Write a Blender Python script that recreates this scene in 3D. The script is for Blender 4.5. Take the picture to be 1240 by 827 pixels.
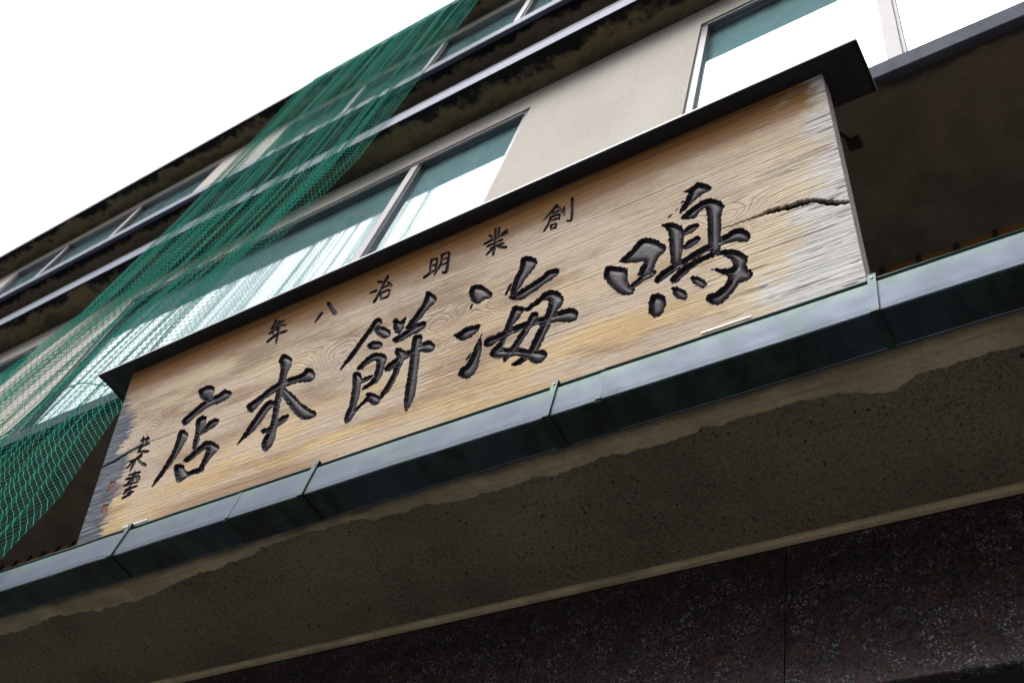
import bpy, math, random
import numpy as np
from mathutils import Matrix, Vector

random.seed(7)
rng = np.random.default_rng(11)
scene = bpy.context.scene
for o in list(bpy.data.objects):
    bpy.data.objects.remove(o)

# ------------------------------------------------------------------ camera
EYE = 1.6                                   # eye height above the street
cam_data = bpy.data.cameras.new('camera')
cam = bpy.data.objects.new('camera', cam_data)
scene.collection.objects.link(cam)
RC = ((0.83607, 0.50479, 0.21488), (-0.30504, 0.75327, -0.58270), (-0.45600, 0.42163, 0.78376))
m = Matrix(((RC[0][0], -RC[1][0], -RC[2][0], 0.0),
            (RC[0][1], -RC[1][1], -RC[2][1], 0.0),
            (RC[0][2], -RC[1][2], -RC[2][2], EYE),
            (0, 0, 0, 1)))
cam.matrix_world = m
cam_data.sensor_fit = 'HORIZONTAL'
cam_data.sensor_width = 36.0
cam_data.lens = 36.0 * 1258.7 / 1240.0
cam_data.clip_start = 0.05
cam_data.clip_end = 2000
cam_data.dof.use_dof = True
cam_data.dof.focus_distance = 2.95
cam_data.dof.aperture_fstop = 7.0
scene.camera = cam

# ------------------------------------------------------------------ sky, sun, exposure
SUN_EL, SUN_AZ = math.radians(52), math.radians(200)     # azimuth clockwise from +Y
world = bpy.data.worlds.new('World')
scene.world = world
world.use_nodes = True
wn = world.node_tree
bg = wn.nodes['Background']
sky = wn.nodes.new('ShaderNodeTexSky')
sky.sky_type = 'NISHITA'
sky.sun_disc = False
sky.sun_elevation = SUN_EL
sky.sun_rotation = SUN_AZ
sky.air_density = 1.6
sky.dust_density = 6.0
sky.ozone_density = 1.0
hs = wn.nodes.new('ShaderNodeHueSaturation')             # overcast: the cloud layer greys the blue
hs.inputs['Saturation'].default_value = 0.32
wn.links.new(sky.outputs[0], hs.inputs['Color'])
wtc = wn.nodes.new('ShaderNodeTexCoord'); wsep = wn.nodes.new('ShaderNodeSeparateXYZ')
wn.links.new(wtc.outputs['Generated'], wsep.inputs[0])
ovc = wn.nodes.new('ShaderNodeMapRange')                 # an overcast sky is brighter overhead than at the horizon
ovc.inputs[1].default_value = 0.0; ovc.inputs[2].default_value = 1.0
ovc.inputs[3].default_value = 0.45; ovc.inputs[4].default_value = 2.3
wn.links.new(wsep.outputs[2], ovc.inputs[0])
wmul = wn.nodes.new('ShaderNodeMix'); wmul.data_type = 'RGBA'; wmul.blend_type = 'MULTIPLY'; wmul.inputs[0].default_value = 1.0
wn.links.new(hs.outputs[0], wmul.inputs[6]); wn.links.new(ovc.outputs[0], wmul.inputs[7])
wn.links.new(wmul.outputs[2], bg.inputs[0])
bg.inputs[1].default_value = 0.15

sun_data = bpy.data.lights.new('sun', 'SUN')
sun_data.energy = 0.5
sun_data.angle = math.radians(40)
sun_data.color = (1.0, 0.97, 0.93)
sun = bpy.data.objects.new('sun', sun_data)
scene.collection.objects.link(sun)
sd = Vector((math.cos(SUN_EL) * math.sin(SUN_AZ), math.cos(SUN_EL) * math.cos(SUN_AZ), math.sin(SUN_EL)))
sun.rotation_euler = sd.to_track_quat('Z', 'Y').to_euler()
sun.location = (0, -10, 20)

vs = scene.view_settings
vs.view_transform = 'Standard'
vs.look = 'None'
vs.exposure = 0.3
vs.gamma = 1.0
vs.use_curve_mapping = False
scene.render.engine = 'CYCLES'
scene.cycles.max_bounces = 8
scene.cycles.transparent_max_bounces = 16

# ------------------------------------------------------------------ helpers
ORG = {}


def empty(name, loc):
    o = bpy.data.objects.new(name, None)
    scene.collection.objects.link(o)
    o.location = loc
    o.empty_display_size = 0.2
    ORG[o] = Vector(loc)
    return o


def tag(o, label=None, cat=None, group=None, kind=None):
    if label: o['label'] = label
    if cat: o['category'] = cat
    if group: o['group'] = group
    if kind: o['kind'] = kind
    return o


def link_mesh(name, me, mat, parent):
    o = bpy.data.objects.new(name, me)
    scene.collection.objects.link(o)
    if mat is not None:
        me.materials.append(mat)
    if parent is not None:
        o.parent = parent
        ORG[o] = ORG[parent]
    else:
        ORG[o] = Vector((0, 0, 0))
    return o


def np_mesh(name, verts, faces, mat, parent=None, smooth=False):
    """verts (n,3) with heights measured from the eye, faces (m,k) all of one size"""
    verts = np.asarray(verts, dtype=np.float64).copy()
    faces = np.asarray(faces, dtype=np.int32)
    org = ORG[parent] if parent is not None else Vector((0, 0, 0))
    verts += np.array([-org.x, -org.y, EYE - org.z])
    me = bpy.data.meshes.new(name)
    k = faces.shape[1]
    me.vertices.add(len(verts))
    me.vertices.foreach_set('co', verts.astype(np.float32).ravel())
    me.loops.add(faces.size)
    me.loops.foreach_set('vertex_index', faces.ravel())
    me.polygons.add(len(faces))
    me.polygons.foreach_set('loop_start', np.arange(0, faces.size, k, dtype=np.int32))
    me.polygons.foreach_set('loop_total', np.full(len(faces), k, dtype=np.int32))
    me.update(calc_edges=True)
    me.validate()
    if smooth:
        me.polygons.foreach_set('use_smooth', np.ones(len(me.polygons), dtype=bool))
    return link_mesh(name, me, mat, parent)


class MB:
    """collects boxes, prisms and tubes; build() links them as one mesh object"""
    def __init__(self):
        self.v, self.f = [], []

    def add(self, vs_, fs_):
        n = len(self.v)
        self.v += [tuple(p) for p in vs_]
        self.f += [tuple(i + n for i in f) for f in fs_]
        return self

    def box(self, x0, x1, y0, y1, z0, z1, c=0.0):
        """box; c > 0 chamfers the front and back long edges (profile in y, z)"""
        if c <= 0:
            p = [(y0, z0), (y1, z0), (y1, z1), (y0, z1)]
        else:
            p = [(y0, z0 + c), (y0 + c, z0), (y1 - c, z0), (y1, z0 + c), (y1, z1 - c), (y1 - c, z1), (y0 + c, z1), (y0, z1 - c)]
        return self.prism_x(p, x0, x1)

    def prism_x(self, prof, x0, x1):
        n = len(prof)
        vs_ = [(x0, y, z) for y, z in prof] + [(x1, y, z) for y, z in prof]
        fs_ = [(i, (i + 1) % n, (i + 1) % n + n, i + n) for i in range(n)]
        fs_ += [tuple(range(n))[::-1], tuple(range(n, 2 * n))]
        return self.add(vs_, [f[::-1] for f in fs_])

    def tube(self, pts, r, n=8, r1=None):
        pts = [Vector(p) for p in pts]
        vs_, fs_ = [], []
        m_ = len(pts)
        for i, p in enumerate(pts):
            t = (pts[min(i + 1, m_ - 1)] - pts[max(i - 1, 0)]).normalized()
            a = t.cross(Vector((0, 0, 1)))
            if a.length < 1e-3: a = t.cross(Vector((1, 0, 0)))
            a.normalize(); b = t.cross(a)
            rr = r if r1 is None else r + (r1 - r) * i / (m_ - 1)
            for k in range(n):
                w = 2 * math.pi * k / n
                vs_.append(p + a * (rr * math.cos(w)) + b * (rr * math.sin(w)))
        for i in range(m_ - 1):
            for k in range(n):
                fs_.append((i * n + k, i * n + (k + 1) % n, (i + 1) * n + (k + 1) % n, (i + 1) * n + k))
        fs_.append(tuple(range(n))[::-1]); fs_.append(tuple(range((m_ - 1) * n, m_ * n)))
        return self.add(vs_, fs_)

    def build(self, name, mat, parent=None, smooth=False):
        org = ORG[parent] if parent is not None else Vector((0, 0, 0))
        me = bpy.data.meshes.new(name)
        me.from_pydata([(x - org.x, y - org.y, z + EYE - org.z) for x, y, z in self.v], [], self.f)
        import bmesh
        bm = bmesh.new(); bm.from_mesh(me)
        bmesh.ops.recalc_face_normals(bm, faces=bm.faces)
        bm.to_mesh(me); bm.free()
        if smooth:
            me.polygons.foreach_set('use_smooth', np.ones(len(me.polygons), dtype=bool))
        me.update()
        return link_mesh(name, me, mat, parent)


# ------------------------------------------------------------------ materials
class NT:
    def __init__(self, name):
        self.mat = bpy.data.materials.new(name)
        self.mat.use_nodes = True
        self.t = self.mat.node_tree
        self.b = self.t.nodes['Principled BSDF']
        self.out = self.t.nodes['Material Output']
        tc = self.t.nodes.new('ShaderNodeTexCoord')
        self.co = tc.outputs['Object']

    def n(self, typ, **kw):
        nd = self.t.nodes.new('ShaderNode' + typ)
        for k, v in kw.items(): setattr(nd, k, v)
        return nd

    def l(self, a, b): self.t.links.new(a, b)

    def put(self, sock, v):
        if hasattr(v, 'default_value') or hasattr(v, 'is_output'): self.l(v, sock)
        else: sock.default_value = v

    def scaled(self, s, loc=(0, 0, 0)):
        mp = self.n('Mapping'); self.l(self.co, mp.inputs[0])
        mp.inputs['Scale'].default_value = s; mp.inputs['Location'].default_value = loc
        return mp.outputs[0]

    def noise(self, scale, detail=4, rough=0.55, co=None, dist=0.0):
        nd = self.n('TexNoise'); self.l(co or self.co, nd.inputs['Vector'])
        nd.inputs['Scale'].default_value = scale; nd.inputs['Detail'].default_value = detail
        nd.inputs['Roughness'].default_value = rough; nd.inputs['Distortion'].default_value = dist
        return nd.outputs['Fac']

    def vor(self, scale, co=None, feature='F1', out='Distance'):
        nd = self.n('TexVoronoi', feature=feature); self.l(co or self.co, nd.inputs['Vector'])
        nd.inputs['Scale'].default_value = scale
        return nd.outputs[out]

    def ramp(self, fac, lo, hi, a=0.0, b=1.0):
        nd = self.n('MapRange', interpolation_type='SMOOTHSTEP'); self.l(fac, nd.inputs[0])
        nd.inputs[1].default_value = lo; nd.inputs[2].default_value = hi
        nd.inputs[3].default_value = a; nd.inputs[4].default_value = b
        return nd.outputs[0]

    def math(self, op, a, b=0.0):
        nd = self.n('Math', operation=op); self.put(nd.inputs[0], a); self.put(nd.inputs[1], b)
        return nd.outputs[0]

    def mix(self, fac, a, b, mode='MIX'):
        nd = self.n('Mix', data_type='RGBA', blend_type=mode)
        self.put(nd.inputs[0], fac)
        for s, v in ((nd.inputs[6], a), (nd.inputs[7], b)):
            if isinstance(v, tuple): s.default_value = (*v[:3], 1.0)
            else: self.l(v, s)
        return nd.outputs[2]

    def sep(self, co=None):
        nd = self.n('SeparateXYZ'); self.l(co or self.co, nd.inputs[0]); return nd.outputs

    def bump(self, h, strength=0.3, dist=0.01):
        nd = self.n('Bump'); self.l(h, nd.inputs['Height'])
        nd.inputs['Strength'].default_value = strength; nd.inputs['Distance'].default_value = dist
        self.l(nd.outputs[0], self.b.inputs['Normal'])

    def set(self, color=None, rough=None, metal=None, spec=None, coat=None):
        i = self.b.inputs
        if color is not None:
            if isinstance(color, tuple): i['Base Color'].default_value = (*color[:3], 1)
            else: self.l(color, i['Base Color'])
        if rough is not None: self.put(i['Roughness'], rough)
        if metal is not None: self.put(i['Metallic'], metal)
        if spec is not None: i['Specular IOR Level'].default_value = spec
        if coat is not None: i['Coat Weight'].default_value = coat
        return self.mat


def m_wall():
    t = NT('beige_sprayed_render')
    c = t.mix(t.ramp(t.noise(1.3, 5), .35, .7), (.372, .356, .328), (.430, .414, .386))
    c = t.mix(t.ramp(t.noise(90, 4, .75), .50, .66, 0, .55), c, (.25, .235, .20))
    c = t.mix(t.ramp(t.noise(130, 3, .7, t.scaled((1, 1, 1), (4, 4, 4))), .56, .66, 0, .6), c, (.50, .485, .45))
    c = t.mix(t.ramp(t.vor(60), .03, .12, .55, 0), c, (.17, .155, .13))
    streak = t.noise(1, 6, .6, t.scaled((7, 7, .5)))
    c = t.mix(t.ramp(streak, .50, .78, 0, .30), c, (.25, .235, .205))
    t.bump(t.noise(160, 4, .75), .6, .006)
    return t.set(c, .92, spec=.2)


def m_soffit(name, y_edge, width, base, brown, black=(.010, .010, .012), amount=1.0):
    """stained render; black mould grows in from the drip edge at y_edge"""
    t = NT(name)
    sx, sy, sz = t.sep()
    d = t.math('DIVIDE', t.math('SUBTRACT', sy, y_edge), width)          # 0 at the edge, 1 further in
    n1 = t.noise(3.2, 6, .62, t.scaled((1, 1.6, 1)))
    n2 = t.noise(16, 5, .6)
    g = t.math('ADD', d, t.math('ADD', t.math('MULTIPLY', t.math('SUBTRACT', n1, .5), 2.2), t.math('MULTIPLY', t.math('SUBTRACT', n2, .5), .9)))
    mould = t.ramp(g, .20, .62, amount, 0)
    halo = t.ramp(g, .60, 1.15, .8, 0)
    c = t.mix(t.ramp(t.noise(7, 5), .35, .7), base, tuple(v * .72 for v in base))
    c = t.mix(halo, c, brown)
    spots = t.vor(120); pit = t.ramp(t.math('ADD', spots, t.math('MULTIPLY', t.noise(9, 3), .5)), .38, .48, .8, 0)
    c = t.mix(pit, c, tuple(v * .25 for v in base))
    c = t.mix(mould, c, black)
    t.bump(t.noise(150, 4, .7), .5, .004)
    return t.set(c, .93, spec=.15)


def m_eave_render():
    t = NT('pitted_olive_render')
    c = t.mix(t.ramp(t.noise(1.8, 6, .6), .36, .68), (.245, .212, .152), (.150, .130, .096))
    c = t.mix(t.ramp(t.noise(85, 4, .8), .42, .66, 0, .6), c, (.070, .061, .045))
    c = t.mix(t.ramp(t.noise(120, 4, .8, t.scaled((1, 1, 1), (5, 2, 1))), .54, .70, 0, .6), c, (.29, .255, .18))
    big = t.ramp(t.math('ADD', t.vor(42), t.math('MULTIPLY', t.noise(11, 3), .6)), .36, .44, .9, 0)
    sm_ = t.ramp(t.math('ADD', t.vor(130), t.math('MULTIPLY', t.noise(5, 3), .55)), .42, .54, .65, 0)
    c = t.mix(sm_, c, (.034, .029, .021))
    c = t.mix(big, c, (.020, .017, .012))
    t.bump(t.math('SUBTRACT', t.noise(120, 4, .75), t.math('MAXIMUM', big, sm_)), .7, .006)
    return t.set(c, .93, spec=.12)


def m_patch():
    t = NT('pale_mortar_coat')
    sx, sy, sz = t.sep()
    c = t.mix(t.ramp(t.noise(5, 6, .65), .35, .68), (.56, .46, .29), (.38, .31, .20))
    st = t.noise(1, 6, .6, t.scaled((6, 90, 6)))
    c = t.mix(t.ramp(st, .45, .75, 0, .6), c, (.24, .195, .125))
    c = t.mix(t.ramp(t.noise(110, 4, .8), .52, .68, 0, .5), c, (.16, .13, .085))
    c = t.mix(t.ramp(t.vor(95), .05, .16, .8, 0), c, (.05, .04, .028))
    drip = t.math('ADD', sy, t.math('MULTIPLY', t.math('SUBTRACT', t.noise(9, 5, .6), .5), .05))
    c = t.mix(t.ramp(drip, -.072, -.030, .85, 0), c, (.055, .048, .036))          # shade beside the gutter, painted in as a ragged dark band
    t.bump(t.noise(95, 4, .75), .5, .004)
    return t.set(c, .9, spec=.15)


def m_copper():
    t = NT('weathered_copper_sheet')
    sx, sy, sz = t.sep()
    c = t.mix(t.ramp(t.noise(2.2, 6, .6, t.scaled((1, 1, 3))), .35, .65), (.054, .074, .114), (.048, .066, .102))
    drip = t.noise(1, 6, .65, t.scaled((26, 3, 2.4)))
    pat = t.math('MULTIPLY', t.ramp(drip, .42, .70), t.ramp(t.noise(3.2, 4), .38, .6))
    c = t.mix(t.math('MULTIPLY', pat, .7), c, (.040, .075, .066))
    up = t.ramp(t.math('ADD', sz, t.math('MULTIPLY', t.math('SUBTRACT', t.noise(4, 5, .6), .5), .10)), 3.480, 3.545, 0, .75)   # verdigris run-off below the rim
    c = t.mix(up, c, (.072, .125, .105))
    und = t.ramp(sz, 3.4225, 3.4275, 1, 0)                                       # bottom sheet coloured darker, with patches of verdigris
    ug = t.mix(t.ramp(t.noise(1, 6, .7, t.scaled((16, 7, 1))), .40, .68), (.013, .018, .018), (.024, .058, .045))
    c = t.mix(und, c, ug)
    c = t.mix(t.ramp(t.noise(55, 5, .75), .58, .72, 0, .45), c, (.085, .103, .135))
    c = t.mix(t.ramp(t.noise(90, 4, .8), .62, .70, 0, .5), c, (.018, .022, .024))
    t.bump(t.math('ADD', t.noise(6, 4, .5), t.math('MULTIPLY', t.noise(60, 4), .15)), .07, .02)
    return t.set(c, t.ramp(t.noise(14, 5), .3, .7, .53, .60), t.ramp(und, 0, 1, .45, .15), spec=.35)


def m_zinc(name, col, rough=.45):
    t = NT(name)
    c = t.mix(t.ramp(t.noise(3, 6, .6, t.scaled((1, 3, 6))), .35, .7), col, tuple(v * .72 for v in col))
    c = t.mix(t.ramp(t.noise(1, 6, .6, t.scaled((30, 30, 2))), .5, .8, 0, .4), c, tuple(v * .5 for v in col))
    t.bump(t.noise(12, 3), .1, .01)
    return t.set(c, .62, .15, .15)


def m_concrete_sill():
    t = NT('grey_cement_sill')
    c = t.mix(t.ramp(t.noise(4, 6), .35, .7), (.072, .085, .112), (.046, .054, .070))
    c = t.mix(t.ramp(t.noise(1, 6, .6, t.scaled((24, 4, 3))), .5, .75, 0, .6), c, (.035, .040, .048))
    c = t.mix(t.ramp(t.noise(180, 3, .7), .58, .7, 0, .6), c, (.10, .112, .14))
    t.bump(t.noise(160, 4, .7), .3, .003)
    return t.set(c, .85, spec=.12)


def m_granite():
    t = NT('polished_red_granite')
    wv = t.n('VectorMath', operation='ADD'); nz = t.n('TexNoise'); nz.inputs['Scale'].default_value = 60; t.l(t.co, nz.inputs['Vector'])
    sc = t.n('VectorMath', operation='SCALE'); t.l(nz.outputs['Color'], sc.inputs[0]); sc.inputs['Scale'].default_value = .012
    t.l(t.co, wv.inputs[0]); t.l(sc.outputs[0], wv.inputs[1]); co = wv.outputs[0]
    cell = t.vor(165, co, out='Color'); g = t.n('SeparateColor'); t.l(cell, g.inputs[0])
    c = t.mix(t.ramp(g.outputs[0], .30, .62), (.011, .011, .013), (.050, .024, .021))
    c = t.mix(t.ramp(g.outputs[1], .72, .80, 0, .8), c, (.032, .040, .052))
    c2 = t.vor(300, co, out='Color'); g2 = t.n('SeparateColor'); t.l(c2, g2.inputs[0])
    fl = t.math('MULTIPLY', t.ramp(g2.outputs[2], .86, .93), t.ramp(t.noise(18, 3), .38, .62))
    c = t.mix(t.math('MULTIPLY', fl, .85), c, (.21, .22, .24))
    t.bump(t.noise(30, 3), .03, .002)
    return t.set(c, .30, spec=.20)


def m_plain(name, col, rough=.7, metal=0.0, var=.25, scale=8, spec=.4):
    t = NT(name)
    c = t.mix(t.ramp(t.noise(scale, 5), .3, .75), col, tuple(v * (1 - var) for v in col))
    t.bump(t.noise(scale * 14, 3), .12, .003)
    return t.set(c, rough, metal, spec)


def m_glass():
    t = NT('window_glass')
    lw = t.n('LayerWeight'); lw.inputs[0].default_value = .5
    f5 = t.math('POWER', lw.outputs['Facing'], 5.0)
    fr = t.math('ADD', t.math('MULTIPLY', f5, .87), .13)
    gl = t.n('BsdfGlossy'); gl.inputs['Roughness'].default_value = 0.0
    gl.inputs['Color'].default_value = (.97, .99, 1, 1)
    tr = t.n('BsdfTransparent'); tr.inputs['Color'].default_value = (.86, .93, .92, 1)
    mx = t.n('MixShader'); t.l(fr, mx.inputs[0]); t.l(tr.outputs[0], mx.inputs[1]); t.l(gl.outputs[0], mx.inputs[2])
    wav = t.n('Bump'); t.l(t.noise(1.4, 2), wav.inputs['Height']); wav.inputs['Strength'].default_value = .004; wav.inputs['Distance'].default_value = .05
    t.l(wav.outputs[0], gl.inputs['Normal'])
    t.l(mx.outputs[0], t.out.inputs['Surface'])
    return t.mat


def m_blind():
    t = NT('teal_grey_curtain')
    c = t.mix(t.ramp(t.noise(1, 4, .5, t.scaled((14, 1, .4))), .35, .7), (.42, .55, .62), (.39, .51, .58))
    return t.set(c, .9, spec=.1)


def m_net():
    t = NT('green_polyethylene_twine')
    c = t.mix(t.ramp(t.noise(1.5, 4), .35, .7), (.012, .215, .158), (.018, .285, .215))
    return t.set(c, .7, spec=.12)


def m_lacquer():
    t = NT('black_lacquer_carving')
    c = t.mix(t.ramp(t.noise(22, 6, .65), .35, .7), (.028, .025, .036), (.046, .040, .053))
    c = t.mix(t.ramp(t.noise(9, 5, .6), .55, .75, 0, .5), c, (.062, .044, .038))
    tool = t.noise(1, 3, .5, t.scaled((45, 45, 130)))
    t.bump(tool, .2, .004)
    return t.set(c, t.ramp(t.noise(30, 4), .3, .7, .48, .62), 0.0, .3)


def m_wood():
    t = NT('weathered_zelkova_board')
    at = t.n('Attribute', attribute_name='wood')
    sc = t.n('SeparateColor'); t.l(at.outputs['Color'], sc.inputs[0])
    grain, left, right = sc.outputs[0], sc.outputs[1], sc.outputs[2]
    fresh = at.outputs['Alpha']
    cream = t.n('Attribute', attribute_name='cream').outputs['Fac']
    sx, sy, sz = t.sep()
    low = t.ramp(t.math('ADD', sz, t.math('MULTIPLY', t.math('SUBTRACT', t.noise(2.2, 5, .6, t.scaled((.8, 1, 2))), .5), .9)), .02, .44, 1, 0)   # rain-washed golden foot of the board
    patch = t.noise(2.4, 5, .6, t.scaled((.7, 1, 3)))
    gold = t.mix(t.ramp(patch, .36, .66), (.50, .345, .165), (.62, .45, .235))
    grey = t.mix(t.ramp(patch, .36, .66), (.40, .310, .220), (.55, .440, .315))
    c = t.mix(low, grey, gold)
    p2 = t.noise(4.0, 6, .6, t.scaled((.45, 1, 2.4), (7, 1, 3)))
    c = t.mix(t.ramp(p2, .44, .62, 0, .8), c, (.255, .170, .112))                # brown stains along the grain
    p3 = t.noise(5.0, 6, .6, t.scaled((.5, 1, 2.0), (1, 8, 5)))
    c = t.mix(t.ramp(p3, .46, .62, 0, .7), c, (.52, .435, .36))                   # greyed, pinkish bloom
    c = t.mix(t.ramp(grain, .50, .98, 0, .55), c, t.mix(low, (.22, .155, .105), (.33, .205, .090)))
    pore = t.noise(1, 4, .7, t.scaled((34, 60, 420)))
    c = t.mix(t.ramp(pore, .55, .70, 0, .34), c, (.16, .110, .072))
    mott = t.noise(46, 5, .72, t.scaled((.6, 1, 1.6)))
    c = t.mix(t.ramp(mott, .54, .72, 0, .45), c, (.22, .165, .115))
    c = t.mix(t.ramp(mott, .46, .28, 0, .40), c, (.68, .58, .44))
    # paler washed wood below the split, silvered end
    cr_ = t.mix(t.ramp(grain, .3, .9), (.66, .57, .42), (.44, .355, .235))
    c = t.mix(cream, c, cr_)
    c = t.mix(fresh, c, t.mix(t.ramp(grain, .2, .8), (.27, .125, .030), (.145, .064, .016)))
    gr = t.mix(t.ramp(grain, .2, .85), (.64, .64, .64), (.40, .405, .42))
    gr = t.mix(t.ramp(mott, .52, .70, 0, .6), gr, (.25, .255, .27))
    c = t.mix(right, c, gr)
    lf = t.noise(1, 5, .65, t.scaled((10, 40, 190)))
    lc = t.mix(t.ramp(lf, .40, .66), (.040, .050, .072), (.17, .195, .25))
    c = t.mix(left, c, lc)
    check = t.noise(1, 2, .5, t.scaled((4.5, 40, 95), (9, 1, 4)), .6)
    check2 = t.noise(1, 2, .5, t.scaled((8, 40, 190), (2, 1, 8)), .4)
    line = t.math('MAXIMUM', t.ramp(check, .625, .650), t.ramp(check2, .64, .67))
    zone = t.math('MAXIMUM', t.math('MAXIMUM', right, t.math('MULTIPLY', cream, .8)), t.math('MULTIPLY', left, .5))
    ck = t.math('MULTIPLY', line, zone)
    c = t.mix(ck, c, (.035, .029, .024))
    cr = t.n('Attribute', attribute_name='crack')
    c = t.mix(cr.outputs['Fac'], c, (.014, .012, .010))
    hgt = t.math('SUBTRACT', t.math('ADD', t.math('MULTIPLY', grain, -.5), t.math('MULTIPLY', pore, .4)), t.math('MULTIPLY', ck, 1.8))
    t.bump(t.math('ADD', hgt, t.math('MULTIPLY', mott, .6)), .5, .004)
    return t.set(c, .68, spec=.3)


def m_asphalt():
    t = NT('wet_asphalt')
    c = t.mix(t.ramp(t.noise(.6, 6), .35, .7), (.045, .045, .048), (.065, .064, .064))
    c = t.mix(t.ramp(t.vor(160), .1, .35, .5, 0), c, (.10, .10, .10))
    t.bump(t.noise(180, 3), .4, .004)
    return t.set(c, .6, spec=.3)


M = dict(
    wall=m_wall(), soffit_eave=m_soffit('mouldy_eave_render', -.185, .16, (.080, .067, .046), (.165, .132, .072)),
    soffit_bay=m_soffit('stained_bay_render', .0, .11, (.105, .085, .060), (.165, .125, .075)),
    soffit_low=m_soffit('speckled_bay_render', .0, .05, (.160, .143, .108), (.13, .115, .086), amount=.7),
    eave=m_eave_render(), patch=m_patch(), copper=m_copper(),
    zinc=m_zinc('blue_grey_zinc_flashing', (.145, .172, .235)), sill3=m_zinc('pale_zinc_sill', (.145, .172, .235)),
    sill=m_concrete_sill(), granite=m_granite(), glass=m_glass(), blind=m_blind(), net=m_net(),
    alu=m_plain('brushed_aluminium', (.19, .19, .21), .5, .3, .2, 5), dark_alu=m_plain('grey_window_frame', (.10, .11, .125), .45, .4, .2, 5),
    drip=m_plain('pale_drip_edge', (.34, .36, .40), .5, .1, .2, 9), mullion=m_plain('pale_mullion', (.33, .32, .345), .6, 0, .15, 6), wood=m_wood(), lacquer=m_lacquer(), cap=m_plain('black_sheet_metal', (.022, .023, .026), .42, .5, .3, 6),
    rust=m_plain('orange_brown_boards', (.33, .13, .035), .7, 0, .45, 5), batten=m_plain('dark_batten', (.030, .022, .017), .8),
    iron=m_plain('black_iron', (.02, .02, .022), .5, .6), seal=m_plain('faded_red_seal', (.24, .10, .085), .8, 0, .6, 90),
    white=m_plain('white_plastic', (.5, .5, .49), .6, 0, .2), dark=m_plain('dark_interior', (.03, .03, .032), .9),
    asphalt=m_asphalt(), sealant=m_plain('joint_sealant', (.02, .018, .017), .8), roof=m_plain('roof_sheet', (.10, .11, .13), .6),
)
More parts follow.
